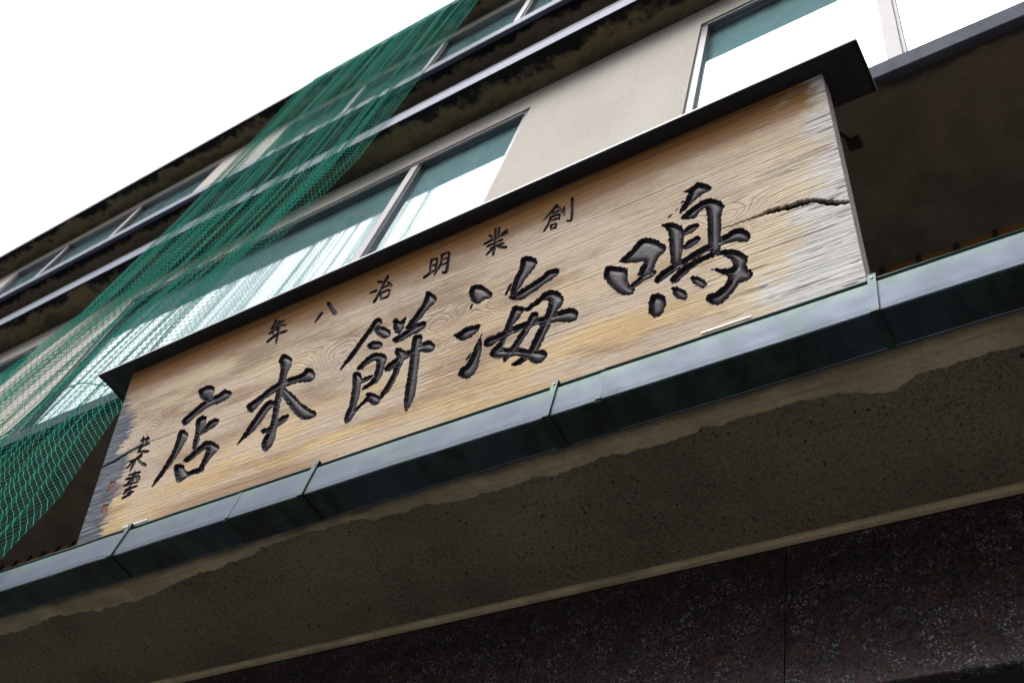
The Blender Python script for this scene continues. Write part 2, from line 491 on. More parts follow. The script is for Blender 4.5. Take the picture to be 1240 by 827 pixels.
GLYPHS = {
 'naru': [[(2050,328),(2081,346),(2115,376),(2135,373),(2167,348),(2189,315),(2184,301),(2167,289),(2154,269),(2144,245),(2123,241),(2103,253),(2112,275),(2125,292),(2107,297),(2083,307),(2064,316)],[(2006,310),(2013,327),(2027,324),(2047,311),(2072,297),(2078,277),(2073,253),(2081,231),(2100,211),(2085,197),(2072,200),(2045,221),(2021,257),(2007,289)],[(2073,228),(2106,247),(2131,257),(2162,245),(2148,233),(2116,227),(2083,209)],[(2245,484),(2264,486),(2287,499),(2302,487),(2327,460),(2321,449),(2302,449),(2285,440),(2266,429),(2249,417),(2230,408),(2233,425),(2251,451),(2263,473)],[(2229,393),(2260,415),(2292,426),(2319,423),(2343,403),(2353,381),(2350,362),(2341,350),(2339,299),(2332,238),(2319,228),(2302,242),(2300,266),(2306,348),(2306,395),(2290,393),(2273,374),(2257,377)],[(2175,398),(2194,397),(2220,382),(2239,358),(2238,328),(2232,272),(2223,244),(2212,239),(2197,250),(2197,301),(2197,361),(2188,383)],[(2229,345),(2256,358),(2277,356),(2285,341),(2273,331),(2249,326),(2228,328)],[(2226,294),(2253,308),(2276,311),(2283,296),(2272,285),(2248,280),(2225,280)],[(2148,224),(2181,244),(2229,254),(2271,267),(2302,271),(2343,279),(2374,291),(2398,276),(2411,251),(2408,233),(2396,230),(2375,243),(2346,249),(2325,249),(2279,242),(2232,232),(2195,217),(2166,202),(2152,208)],[(2189,202),(2222,226),(2264,238),(2310,241),(2349,231),(2377,214),(2396,189),(2396,171),(2388,156),(2403,132),(2401,115),(2386,110),(2370,114),(2357,99),(2336,79),(2315,67),(2297,77),(2279,105),(2290,110),(2314,111),(2335,126),(2346,142),(2324,164),(2298,189),(2320,181),(2351,167),(2361,175),(2349,205),(2323,223),(2288,221),(2246,208),(2214,182),(2196,186)],[(2129,148),(2141,174),(2156,174),(2176,155),(2179,127),(2169,101),(2150,96),(2133,110)],[(2193,176),(2213,168),(2232,149),(2239,129),(2228,119),(2211,130),(2199,151)],[(2245,187),(2260,183),(2279,166),(2291,142),(2279,135),(2265,145),(2251,166)],[(2197,411),(2203,416),(2213,422),(2208,414)],[(2217,424),(2222,431),(2229,436),(2224,426)],[(2233,439),(2239,450),(2250,453),(2243,443)]],
 'umi': [[(1560,439),(1568,452),(1586,453),(1612,433),(1631,412),(1649,385),(1642,375),(1619,379),(1599,368),(1580,383),(1566,411)],[(1570,358),(1571,380),(1583,381),(1580,367)],[(1517,290),(1538,291),(1558,301),(1581,301),(1617,289),(1607,270),(1585,257),(1559,252),(1540,266)],[(1549,144),(1559,161),(1576,164),(1590,193),(1604,229),(1622,240),(1624,198),(1617,149),(1610,128),(1597,116),(1577,114),(1559,127)],[(1598,208),(1612,244),(1623,264),(1618,235),(1606,205)],[(1569,178),(1579,194),(1589,205),(1585,183)],[(1737,487),(1757,482),(1792,458),(1796,441),(1783,418),(1764,401),(1743,373),(1727,355),(1707,354),(1711,380),(1718,415),(1734,440),(1738,464)],[(1687,360),(1699,389),(1713,405),(1706,370)],[(1701,352),(1732,359),(1765,369),(1801,379),(1820,386),(1828,399),(1866,385),(1869,373),(1854,355),(1821,348),(1789,334),(1751,323),(1722,332)],[(1718,310),(1734,310),(1763,288),(1748,267),(1727,246),(1711,223),(1699,192),(1690,167),(1703,140),(1678,146),(1651,167),(1654,186),(1675,193),(1687,221),(1699,251),(1709,283)],[(1758,280),(1763,291),(1795,301),(1822,320),(1844,320),(1871,299),(1887,271),(1877,249),(1862,232),(1847,198),(1827,160),(1810,127),(1787,114),(1759,97),(1734,101),(1723,111),(1749,122),(1775,135),(1792,168),(1811,206),(1830,245),(1837,275),(1828,290),(1804,283),(1769,270)],[(1627,226),(1638,235),(1672,233),(1705,238),(1743,240),(1792,239),(1835,234),(1878,234),(1909,230),(1930,207),(1927,182),(1909,178),(1878,193),(1836,205),(1793,216),(1756,217),(1718,213),(1685,208),(1652,198),(1632,205)],[(1778,264),(1797,262),(1809,245),(1785,211),(1760,180),(1740,154),(1719,133),(1701,123),(1697,142),(1717,168),(1743,199),(1768,235)],[(1654,181),(1675,185),(1703,175),(1742,159),(1775,143),(1807,128),(1828,120),(1839,105),(1834,90),(1819,79),(1798,86),(1776,109),(1744,131),(1700,143),(1666,154)]],
 'mochi': [[(1085,316),(1103,349),(1131,385),(1160,422),(1189,455),(1199,478),(1224,475),(1238,449),(1226,436),(1200,430),(1177,401),(1149,365),(1119,336)],[(1206,432),(1225,442),(1256,421),(1276,400),(1279,378),(1259,376),(1237,391),(1218,412)],[(1186,381),(1203,391),(1235,380),(1253,362),(1247,348),(1224,347),(1199,361)],[(1160,302),(1165,313),(1189,330),(1215,340),(1243,333),(1279,306),(1274,279),(1269,249),(1260,221),(1235,214),(1197,208),(1193,221),(1223,228),(1236,248),(1240,285),(1234,306),(1207,305),(1186,291),(1172,291)],[(1179,253),(1198,257),(1232,256),(1234,243),(1208,238),(1185,235)],[(1146,287),(1161,295),(1188,266),(1190,233),(1192,189),(1183,155),(1179,120),(1159,105),(1140,123),(1148,148),(1156,170),(1157,213),(1154,252)],[(1150,117),(1163,137),(1192,158),(1219,177),(1212,194),(1239,190),(1277,160),(1276,142),(1258,135),(1237,148),(1228,163),(1206,153),(1184,130),(1166,106)],[(1278,442),(1287,446),(1309,425),(1333,435),(1328,396),(1317,370),(1299,381),(1284,407)],[(1395,504),(1412,500),(1443,462),(1438,445),(1414,428),(1391,404),(1367,387),(1342,380),(1331,388),(1350,413),(1379,449),(1395,476)],[(1284,366),(1304,370),(1335,378),(1373,392),(1409,388),(1414,365),(1391,351),(1359,350),(1321,341),(1297,347)],[(1267,263),(1285,275),(1328,293),(1366,297),(1403,309),(1435,305),(1457,280),(1456,259),(1434,259),(1400,275),(1369,271),(1332,263),(1296,245),(1279,248)],[(1301,330),(1324,318),(1353,296),(1350,270),(1336,244),(1323,199),(1308,174),(1284,154),(1265,145),(1273,173),(1294,203),(1312,246),(1318,282),(1306,306)],[(1366,341),(1385,347),(1406,335),(1404,307),(1403,263),(1405,200),(1405,128),(1397,95),(1378,70),(1366,100),(1365,154),(1368,214),(1367,276)]],
 'hon': [[(802,475),(811,489),(843,472),(865,449),(867,423),(859,393),(856,355),(853,324),(855,281),(857,238),(861,195),(868,153),(861,125),(832,102),(808,141),(812,165),(824,187),(829,227),(827,264),(823,302),(821,346),(823,400),(816,442),(800,459)],[(693,325),(707,331),(746,344),(779,361),(819,372),(861,374),(910,369),(933,373),(932,388),(965,374),(984,350),(987,325),(968,319),(930,334),(887,340),(851,341),(811,331),(771,320),(746,299),(733,282),(705,301)],[(811,307),(830,292),(832,278),(814,273),(796,248),(774,218),(749,200),(722,188),(688,169),(709,202),(728,233),(754,272),(781,306),(798,311)],[(831,348),(849,348),(887,313),(918,281),(956,243),(991,214),(1029,189),(1022,174),(1000,172),(958,186),(919,227),(886,269),(849,312)],[(789,203),(802,204),(827,199),(858,217),(879,227),(906,223),(905,205),(887,194),(859,187),(831,184),(809,178),(797,189)]],
 'ten': [[(421,476),(434,484),(469,485),(507,464),(514,441),(509,425),(509,408),(487,406),(463,427),(441,442)],[(376,363),(385,378),(421,395),(463,418),(503,422),(543,426),(557,437),(601,414),(608,397),(589,386),(557,379),(522,384),(476,376),(446,363),(418,343),(398,341)],[(377,328),(397,331),(439,297),(435,276),(419,241),(402,213),(379,181),(354,150),(315,121),(328,163),(350,195),(370,234),(380,276)],[(452,344),(475,357),(506,347),(513,325),(510,297),(499,278),(502,249),(499,228),(486,213),(471,242),(470,276),(465,312)],[(497,282),(507,303),(528,321),(554,324),(577,310),(572,289),(541,281),(517,272),(500,271)],[(441,196),(471,208),(499,224),(534,241),(562,233),(614,196),(609,179),(590,168),(576,151),(562,131),(534,134),(543,166),(554,194),(543,207),(521,198),(486,181),(460,178)],[(408,173),(412,189),(454,176),(469,150),(487,139),(519,142),(565,134),(565,117),(527,118),(494,120),(453,103),(430,129)]],
 'sou': [[(1853,643),(1834,620),(1809,599),(1811,595),(1839,612),(1860,633)],[(1849,637),(1859,618),(1872,592),(1879,596),(1865,621),(1853,641)],[(1841,605),(1864,605),(1862,613),(1838,613)],[(1832,591),(1866,591),(1860,575),(1867,570),(1867,600),(1829,601)],[(1831,604),(1826,578),(1810,552),(1814,547),(1832,572),(1840,597)],[(1834,578),(1866,576),(1864,583),(1832,586)],[(1833,569),(1835,545),(1842,542),(1840,566)],[(1834,559),(1854,559),(1848,546),(1855,540),(1857,565),(1832,568)],[(1838,544),(1857,544),(1854,553),(1835,552)],[(1875,618),(1875,583),(1884,579),(1883,614)],[(1901,643),(1903,593),(1902,551),(1888,560),(1888,552),(1909,543),(1912,588),(1911,637)]],
 'gyo': [[(1636,651),(1638,609),(1647,604),(1645,646)],[(1650,647),(1649,608),(1657,603),(1658,642)],[(1615,630),(1633,606),(1638,610),(1620,635)],[(1682,626),(1663,617),(1667,609),(1688,615)],[(1602,596),(1644,602),(1689,602),(1685,613),(1640,612),(1598,606)],[(1613,582),(1645,583),(1672,584),(1669,593),(1642,592),(1610,591)],[(1627,567),(1651,568),(1678,567),(1675,576),(1648,577),(1623,576)],[(1639,613),(1638,573),(1634,542),(1643,536),(1647,567),(1648,607)],[(1636,576),(1610,555),(1614,549),(1642,566)],[(1644,573),(1665,553),(1688,543),(1687,555),(1666,563),(1647,580)]],
 'mei': [[(1398,636),(1398,581),(1407,576),(1407,631)],[(1402,623),(1423,627),(1420,580),(1431,574),(1431,628),(1397,635)],[(1402,599),(1430,598),(1426,606),(1398,607)],[(1383,558),(1405,571),(1431,575),(1427,583),(1399,581),(1375,571)],[(1438,639),(1439,595),(1417,561),(1422,555),(1447,588),(1448,633)],[(1443,623),(1467,633),(1465,591),(1463,553),(1451,563),(1451,551),(1474,543),(1476,584),(1475,637),(1436,636)],[(1445,606),(1471,606),(1468,614),(1441,613)],[(1444,584),(1471,585),(1468,593),(1441,592)]],
 'ji': [[(1187,631),(1215,614),(1215,625),(1186,641)],[(1163,594),(1195,591),(1189,604),(1159,602)],[(1190,543),(1201,562),(1211,590),(1203,596),(1192,570),(1179,554)],[(1225,648),(1213,620),(1203,592),(1208,587),(1222,611),(1237,636)],[(1209,590),(1231,595),(1251,592),(1248,601),(1226,603),(1204,598)],[(1228,615),(1250,584),(1258,588),(1234,618)],[(1201,585),(1214,547),(1224,545),(1212,583)],[(1208,574),(1249,574),(1237,551),(1247,544),(1251,582),(1202,584)],[(1217,545),(1248,546),(1243,556),(1212,555)]],
 'hachi': [[(953,606),(968,601),(953,580),(932,562),(940,586)],[(969,640),(988,637),(1007,603),(1035,568),(1017,565),(997,598)]],
 'nen': [[(736,667),(732,645),(721,627),(727,621),(741,637),(749,657)],[(741,636),(790,634),(784,644),(735,647)],[(735,622),(766,621),(800,612),(796,621),(762,630),(729,632)],[(723,602),(747,609),(775,611),(768,621),(740,619),(715,612)],[(731,626),(738,599),(747,595),(740,623)],[(753,654),(759,604),(762,551),(773,546),(771,597),(766,647)],[(724,565),(764,584),(814,580),(807,592),(755,597),(714,577)]],
 'ryo': [[(182,345),(232,340),(225,351),(174,356)],[(182,366),(190,334),(204,329),(196,361)],[(206,361),(212,324),(226,318),(219,355)],[(179,316),(241,317),(233,328),(171,327)],[(191,297),(249,282),(244,294),(185,309)],[(195,339),(177,304),(190,295),(208,331)],[(207,293),(170,274),(144,251),(151,245),(180,266),(220,282)],[(186,276),(216,246),(255,223),(257,234),(222,253),(194,279)],[(154,268),(219,272),(212,281),(146,278)],[(177,275),(167,233),(176,227),(192,266)]],
 'un': [[(174,210),(239,205),(232,216),(167,220)],[(163,196),(240,192),(231,184),(244,178),(235,202),(156,207)],[(194,226),(196,180),(210,174),(208,219)],[(187,196),(173,180),(183,173),(197,188)],[(211,194),(235,169),(242,171),(219,196)],[(162,172),(238,168),(231,178),(155,182)],[(179,151),(245,151),(237,161),(171,161)],[(198,169),(170,145),(182,136),(209,160)],[(200,133),(233,133),(226,143),(192,143)],[(178,120),(230,128),(202,156),(194,152),(216,138),(168,131)]],
 'seal_a': [[(78,216),(109,210),(110,170),(79,175)]],
 'seal_b': [[(80,126),(110,122),(108,88),(81,91)]],
}
LINES = {
 'crack_right': [(2341,302),(2410,300),(2463,300),(2515,291),(2559,286),(2583,277),(2606,257),(2629,245),(2659,235)],
 'crack_left': [(2,297),(54,300),(92,309),(130,318),(169,325),(196,332),(299,326),(387,327)],
 'left_edge': [(-46,766),(11,572),(63,510),(103,476),(112,434),(118,399),(81,373),(73,331),(144,309),(143,286),(144,246),(139,208),(144,160),(128,127),(119,76),(118,32)],
 'right_edge': [(2647,613),(2633,542),(2633,446),(2623,378),(2617,336),(2579,294),(2533,279),(2543,210),(2529,151),(2470,76)],
}
KNOTS = [(0.217, 0.36), (1.092, 0.372), (1.46, 0.33), (2.366, 0.325), (1.675, 0.327)]

# ------------------------------------------------------------------ ground
g = MB(); g.add([(-300, -300, -EYE), (300, -300, -EYE), (300, 300, -EYE), (-300, 300, -EYE)], [(0, 1, 2, 3)])
tag(g.build('ground', M['asphalt']), kind='structure')

# ------------------------------------------------------------------ building
XL, XR = -13.0, 2.4                      # ends of the facade
YE, YG, YW = 1.20, 1.788, 1.385          # eave edge, granite face, upper wall face
BACK = 8.5
bld = empty('shop_building', (-4.0, YW, 0.0))
tag(bld, 'three-storey beige rendered shop building with mould-stained eaves and red granite ground floor', 'building')


def wall(name, x0, x1, z0, z1, y, th, holes, mat):
    """a wall sheet with thickness and real openings"""
    xs = sorted({x0, x1, *[v for h in holes for v in h[:2]]}); zs = sorted({z0, z1, *[v for h in holes for v in h[2:]]})
    b = MB()
    hole = lambda x, z: any(h[0] < x < h[1] and h[2] < z < h[3] for h in holes)
    for i in range(len(xs) - 1):
        for j in range(len(zs) - 1):
            if hole((xs[i] + xs[i + 1]) / 2, (zs[j] + zs[j + 1]) / 2): continue
            b.add([(xs[i], y, zs[j]), (xs[i + 1], y, zs[j]), (xs[i + 1], y, zs[j + 1]), (xs[i], y, zs[j + 1])], [(0, 1, 2, 3)])
    for a, c, lo, hi in holes:
        for q in ([(a, lo), (a, hi)], [(a, hi), (c, hi)], [(c, hi), (c, lo)], [(c, lo), (a, lo)]):
            (p, r), (s, u) = q
            b.add([(p, y, r), (s, y, u), (s, y + th, u), (p, y + th, r)], [(0, 1, 2, 3)])
    return b.build(name, mat, bld)


def window(x0, x1, z0, z1, mull, frame_mat, pair=None):
    """frame in the reveal, one pane per bay, a pleated curtain behind"""
    yf, yb = YW + .011, YW + .064
    w = MB(); t = .035
    w.box(x0 + .002, x1 - .002, yf, yb, z1 - t, z1 - .002).box(x0 + .002, x1 - .002, yf, yb, z0 + .002, z0 + t + .01)
    w.box(x0 + .002, x0 + t, yf, yb, z0 + t + .01, z1 - t).box(x1 - t, x1 - .002, yf, yb, z0 + t + .01, z1 - t)
    win = w.build('window', frame_mat, bld)
    r = MB(); r.box(x0 + t, x1 - t, yf - .012, yf, z1 - t - .012, z1 - t - .004); r.build('head_rail', M['alu'], win)
    edges = [x0 + t] + list(mull) + [x1 - t]
    for k, mx in enumerate(mull):
        MB().box(mx - .026, mx + .024, yf - .008, yb - .004, z0 + t + .01, z1 - t).build('mullion', M['mullion'], win)
        MB().box(mx + .0245, mx + .036, yf + .004, yb - .008, z0 + t + .01, z1 - t).build('gasket', M['dark_alu'], win)
    for a, c in zip(edges[:-1], edges[1:]):
        yp = yf + .018
        MB().box(a + .004, c - .004, yp, yp + .005, z0 + t + .012, z1 - t - .004).build('pane', M['glass'], win)
        n = max(8, int((c - a) / .03)); v, f = [], []
        for i in range(n + 1):
            x = a + (c - a) * i / n; y = YW + .051 + .0016 * math.sin(i * 2.1) + .001 * math.sin(i * .73)
            v += [(x, y, z0 + t + .013), (x, y, z1 - t - .002)]
            if i: f.append((2 * i - 2, 2 * i, 2 * i + 1, 2 * i - 1))
        cu = MB().add(v, f).build('curtain', M['blind'], win)
        so = cu.modifiers.new('thick', 'SOLIDIFY'); so.thickness = .003
    return win


# -- ground floor: granite slabs, trim, deep canopy
gw = MB().box(XL, XR, YG + .03, YG + .10, 1.410 + .004, 1.846).build('granite_wall', M['sealant'], bld)
x = -.752 - 17 * .725
while x < XR:
    a, c = max(x, XL), min(x + .725, XR)
    MB().box(a + .0015, c - .0015, YG, YG + .029, 1.410, 1.843, .003).build('granite_slab', M['granite'], gw)
    x += .725
MB().box(XL, XR, YG + .1005, BACK, 1.425, 1.857).build('shopfront_ceiling', M['dark'], bld)
sf = MB().box(XL, XR, 2.55, 2.62, -EYE, 1.423).build('shopfront', M['dark'], bld)
for k in range(15):
    xa = XL + .05 + k * 1.02
    MB().box(xa, xa + .06, 2.50, 2.549, -EYE, 1.420).build('shopfront_post', M['dark_alu'], sf)
    MB().box(xa + .06, xa + 1.02, 2.52, 2.53, -1.45, 1.420).build('shopfront_pane', M['glass'], sf)
tr = MB().prism_x([(1.769, 1.8595), (1.769, 1.850), (1.773, 1.845), (1.786, 1.8435), (1.7875, 1.8595)], XL, XR)
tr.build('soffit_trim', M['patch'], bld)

ca = MB().box(XL, XR, 1.303, 2.6, 1.860, 1.955).build('canopy', M['eave'], bld)
# pale mortar coat along the front edge of the canopy soffit, broken off along a ragged line
keyx = [-13, -3.395, -3.128, -2.854, -2.522, -2.264, -1.945, -1.6, -1.2, -.84, -.70, -.557, -.45, -.41, -.365, -.33, -.274, -.094, .3, 2.4]
keyy = [1.37, 1.375, 1.363, 1.388, 1.364, 1.343, 1.330, 1.352, 1.360, 1.368, 1.366, 1.361, 1.372, 1.398, 1.405, 1.392, 1.374, 1.386, 1.37, 1.37]
nx = 1400
px = np.linspace(XL + 7, XR, nx)
py = np.interp(px, keyx, keyy) * 1.0176
for fq, am in ((.09, .006), (.03, .004), (.010, .0022), (.005, .001)):
    q = np.arange(XL + 7, XR + fq, fq); py += np.interp(px, q, rng.normal(0, am, len(q)))
v, f = [], []
for i in range(nx):
    v += [(px[i], 1.3035, 1.8575), (px[i], py[i], 1.8575), (px[i], py[i] + .003, 1.8601)]
    if i:
        b0 = 3 * (i - 1); b1 = 3 * i
        f += [(b0, b0 + 1, b1 + 1, b1), (b0 + 1, b0 + 2, b1 + 2, b1 + 1)]
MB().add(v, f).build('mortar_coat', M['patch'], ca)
MB().box(XL, XR, 1.303, BACK, 1.9555, 1.965).build('canopy_roofing', M['roof'], ca)

# copper gutter: soldered sections, straps with rivets
gz0, gz1 = 1.823, 1.952
gut = MB().box(XL, XR, 1.2985, 1.3025, gz0 + .004, gz1 - .01).build('rain_gutter', M['copper'], bld)
seams = [-.963 + 1.197 * k for k in range(-10, 3)] + [XR]
prof = [(1.2975, gz0 + .006), (1.295, gz0), (1.204, gz0), (1.2008, gz0 + .003), (1.1992, gz0 + .02), (1.1992, gz1 - .024), (1.2015, gz1 - .020), (1.214, gz1 - .019),
        (1.214, gz1 - .0045), (1.2045, gz1 - .0040), (1.2035, gz1 - .0025), (1.2040, gz1 - .0005), (1.209, gz1), (1.216, gz1 - .001)]
for a, c in zip(seams[:-1], seams[1:]):
    n = 40; v, f = [], []
    q = np.linspace(0, 1, 9); wob = np.interp(np.linspace(0, 1, n + 1), q, rng.normal(0, .0011, 9)); wob2 = np.interp(np.linspace(0, 1, n + 1), q, rng.normal(0, .0012, 9))
    for i in range(n + 1):
        xx = a + .0008 + (c - a - .0016) * i / n
        for k, (yy, zz) in enumerate(prof):
            dy = wob[i] * (1 if 3 <= k <= 10 else 0); dz = wob2[i] * (1 if k < 5 else .4)
            v.append((xx, yy + dy, zz + dz))
        if i:
            L = len(prof)
            for k in range(L - 1):
                f.append(((i - 1) * L + k, i * L + k, i * L + k + 1, (i - 1) * L + k + 1))
    sec = MB().add(v, f).build('gutter_section', M['copper'], gut, smooth=False)
    so = sec.modifiers.new('sheet', 'SOLIDIFY'); so.thickness = .0016; so.offset = -1
    # soldered lap at the seam
    lap = MB().box(a - .004, a + .012, 1.1976, 1.1990, gz0 + .004, gz1 - .024).box(a - .004, a + .012, 1.2015, 1.294, gz0 - .0022, gz0 - .0008)
    lap.build('solder_lap', M['copper'], gut)
sx0 = -.322
for k in range(-14, 4):
    xs_ = sx0 + .775 * k
    if not XL < xs_ < XR: continue
    s = MB()
    s.prism_x([(1.1942, gz1 + .003), (1.1942, gz0 - .0045), (1.2970, gz0 - .0045), (1.2970, gz0 - .0025), (1.1962, gz0 - .0025), (1.1962, gz1 + .001), (1.214, gz1 + .001), (1.214, gz1 + .003)], xs_ - .009, xs_ + .009)
    st = s.build('gutter_strap', M['copper'], gut)
    MB().tube([(xs_, 1.1945, gz1 - .012), (xs_, 1.1922, gz1 - .012)], .0034, 10).build('rivet', M['alu'], gut)

# -- recess between canopy and first-floor bay: brown boards with dark battens
rw = MB().box(XL, XR, 2.042, 2.09, 1.966, 3.345).build('recessed_wall', M['rust'], bld)
xb = -.381 - .128 * 52
while xb < XR:
    MB().box(xb - .009, xb + .009, 2.030, 2.0415, 1.966, 3.344).build('batten', M['batten'], rw)
    xb += .128

# -- first-floor bay
MB().box(XL, XR, YW + .0005, BACK, 3.346, 3.43).build('bay_soffit', M['soffit_low'], bld)
MB().prism_x([(1.349, 3.437), (1.349, 3.338), (1.352, 3.335), (1.366, 3.335), (1.370, 3.345), (YW - .001, 3.3455), (YW - .001, 3.4525), (YW + .10, 3.4525), (YW + .10, 3.4540), (YW - .004, 3.4545)], XL, XR).build('sill', M['sill'], bld)
W2 = [(-5.0, -1.975, 3.455, 4.882), (-1.030, 1.30, 3.455, 4.882), (-9.0, -5.95, 3.455, 4.882), (-12.6, -9.95, 3.455, 4.882)]
wall('upper_wall', XL, XR, 3.452, 5.10, YW, .14, W2, M['wall'])
for (a, c, lo, hi), ml in zip(W2, ([-2.705], [-.222, .55], [-8.0, -7.0], [-11.7, -10.8])):
    window(a, c, lo, hi, ml, M['dark_alu'])

# -- eave over the first floor
MB().box(XL, XR, YE, 2.6, 5.10, 5.232).build('eave', M['soffit_eave'], bld)
fl = MB().prism_x([(YE - .0035, 5.232), (YE - .0035, 5.098), (YE - .0005, 5.098), (YE - .0005, 5.236), (YE + .30, 5.236), (YE + .30, 5.240), (YE - .0060, 5.240), (YE - .0060, 5.226)], XL, XR)
fl.build('eave_flashing', M['zinc'], bld)
MB().box(XL, XR, YE + .301, BACK, 5.2325, 5.238).build('eave_roofing', M['roof'], bld)
MB().box(XL, XR, 2.030, 2.08, 5.2385, 6.70).build('recessed_wall', M['dark'], bld)

# -- second-floor bay
MB().box(XL, XR, YW + .0005, BACK, 6.70, 6.77).build('bay_soffit', M['soffit_bay'], bld)
MB().prism_x([(1.349, 6.80), (1.349, 6.69), (1.352, 6.687), (1.366, 6.687), (1.370, 6.698), (YW - .001, 6.699), (YW - .001, 6.8155), (YW + .10, 6.8155), (YW + .10, 6.8170), (YW - .004, 6.8175)], XL, XR).build('sill', M['sill3'], bld)
W3 = [(-8.76, -5.84, 6.818, 7.585), (-5.05, 1.2, 6.818, 7.585), (-12.6, -9.6, 6.818, 7.585)]
wall('upper_wall', XL, XR, 6.815, 7.735, YW, .14, W3, M['wall'])
for (a, c, lo, hi), ml in zip(W3, ([-7.95, -6.9], [-4.2, -3.4, -2.60, -1.8, -1.0, 0.0], [-11.6, -10.6])):
    window(a, c, lo, hi, ml, M['alu'])

# -- roof and the closed back of the house
rf = MB().box(XL - .1, XR + .1, YE, BACK + .1, 7.735, 7.775).build('roof', M['soffit_eave'], bld)
MB().prism_x([(YE - .003, 7.79), (YE - .003, 7.733), (YE - .0005, 7.733), (YE - .0005, 7.778), (BACK, 7.80), (BACK, 7.805)], XL - .1, XR + .1).build('roof_sheet', M['roof'], rf)
for xa, xc in ((XL, XL + .15), (XR - .15, XR)):
    MB().box(xa + .001, xc - .001, YW + .145, BACK, 1.97, 7.73).build('end_wall', M['wall'], bld)
MB().box(XL, XR, BACK - .15, BACK - .001, -EYE, 7.734).build('back_wall', M['wall'], bld)

# ------------------------------------------------------------------ sign
TILT = math.radians(18.3); CT, ST = math.cos(TILT), math.sin(TILT)
SX, SY, SZ, SW, SH, STH = -2.996, 1.235, 2.0085, 2.652, .7025, .055
sign = empty('shop_sign', (SX + SW / 2, SY, 1.965 + EYE))
tag(sign, 'long carved wooden signboard with large black characters leaning out above the copper gutter', 'signboard')


def spt(s, h, d=0.0):
    """sign coordinates to space: s along the board, h up its face, d out of the face"""
    return np.stack([SX + s, SY - h * ST - d * CT, SZ + h * CT - d * ST], -1)


def up_noise(ns, nh, cs, ch):
    """smooth value noise on the board grid, cs x ch cells"""
    a = rng.random((ch + 2, cs + 2))
    xs_ = np.linspace(0, cs, ns); ys_ = np.linspace(0, ch, nh)
    xi = np.minimum(xs_.astype(int), cs); yi = np.minimum(ys_.astype(int), ch)
    fx = xs_ - xi; fy = (ys_ - yi)[:, None]
    fx = fx * fx * (3 - 2 * fx); fy = fy * fy * (3 - 2 * fy)
    return (a[np.ix_(yi, xi)] * (1 - fx) + a[np.ix_(yi, xi + 1)] * fx) * (1 - fy) + (a[np.ix_(yi + 1, xi)] * (1 - fx) + a[np.ix_(yi + 1, xi + 1)] * fx) * fy


STEP = .0016
gs = np.arange(0, SW + 1e-6, STEP); gs[-1] = SW
gh = np.arange(-.014, SH + .012, STEP)
NS, NH = len(gs), len(gh)
S, Hh = np.meshgrid(gs, gh)
relief = np.zeros_like(S)
owner = np.full(S.shape, -1, dtype=np.int32)
rag = (up_noise(NS, NH, 420, 110) - .5) * .0045 + (up_noise(NS, NH, 1300, 340) - .5) * .0026


def chaikin(P):
    P = np.asarray(P, float)
    Q = np.roll(P, -1, 0)
    return np.stack([P * .78 + Q * .22, P * .22 + Q * .78], 1).reshape(-1, 2)


def poly_sdf(P, X, Y):
    """positive inside"""
    d2 = np.full(X.shape, 1e9); ins = np.zeros(X.shape, bool)
    n = len(P)
    for i in range(n):
        (x0, y0), (x1, y1) = P[i], P[(i + 1) % n]
        ex, ey = x1 - x0, y1 - y0
        l2 = ex * ex + ey * ey + 1e-12
        tt = np.clip(((X - x0) * ex + (Y - y0) * ey) / l2, 0, 1)
        d2 = np.minimum(d2, (X - x0 - tt * ex) ** 2 + (Y - y0 - tt * ey) ** 2)
        c = ((y0 > Y) != (y1 > Y))
        with np.errstate(divide='ignore', invalid='ignore'):
            ins ^= c & (X < ex * (Y - y0) / (ey if ey != 0 else 1e-12) + x0)
    return np.where(ins, 1, -1) * np.sqrt(d2)


def sm(x): x = np.clip(x, 0, 1); return x * x * (3 - 2 * x)


BIG = ('naru', 'umi', 'mochi', 'hon', 'ten')
names = list(GLYPHS)
for gi, gname in enumerate(names):
    big = gname in BIG
    seal_ = gname.startswith('seal')
    for P in GLYPHS[gname]:
        P = np.array(P, float) / 1000.0
        if not seal_: P = chaikin(P)
        x0, y0 = P.min(0) - .006; x1, y1 = P.max(0) + .006
        i0, i1 = np.searchsorted(gs, (x0, x1)); j0, j1 = np.searchsorted(gh, (y0, y1))
        sl = (slice(j0, j1), slice(i0, i1))
        X, Y = S[sl], Hh[sl]
        d = poly_sdf(P, X, Y)
        ins = d + rag[sl] * (1.0 if big else .25) - (.0004 if big else -.0002)
        R = max(min(d.max(), .024), .003)
        if seal_:
            hgt = np.full(d.shape, -.0025)
        elif big:
            wl = min(.0042, R * .30); D = min(.020, .0040 + R * .74)
            tt = np.clip((d - wl) / max(R - wl, 1e-4), 0, 1)
            hgt = -D * sm((ins + .0006) / wl) + (D - .0035) * np.sqrt(np.maximum(0, 1 - (1 - tt) ** 2)) * .92
        else:
            wl = min(.0018, R * .4); D = min(.007, .002 + R * .7)
            tt = np.clip((d - wl) / max(R - wl, 1e-4), 0, 1)
            hgt = -(D + .002) * sm((ins + .0008) / wl) + D * .25 * tt
        inside = ins > 0
        ow, rl = owner[sl], relief[sl]
        new = inside & (ow != gi)
        rl[:] = np.where(new, hgt, np.where(inside, np.maximum(rl, hgt), rl))
        ow[inside] = gi


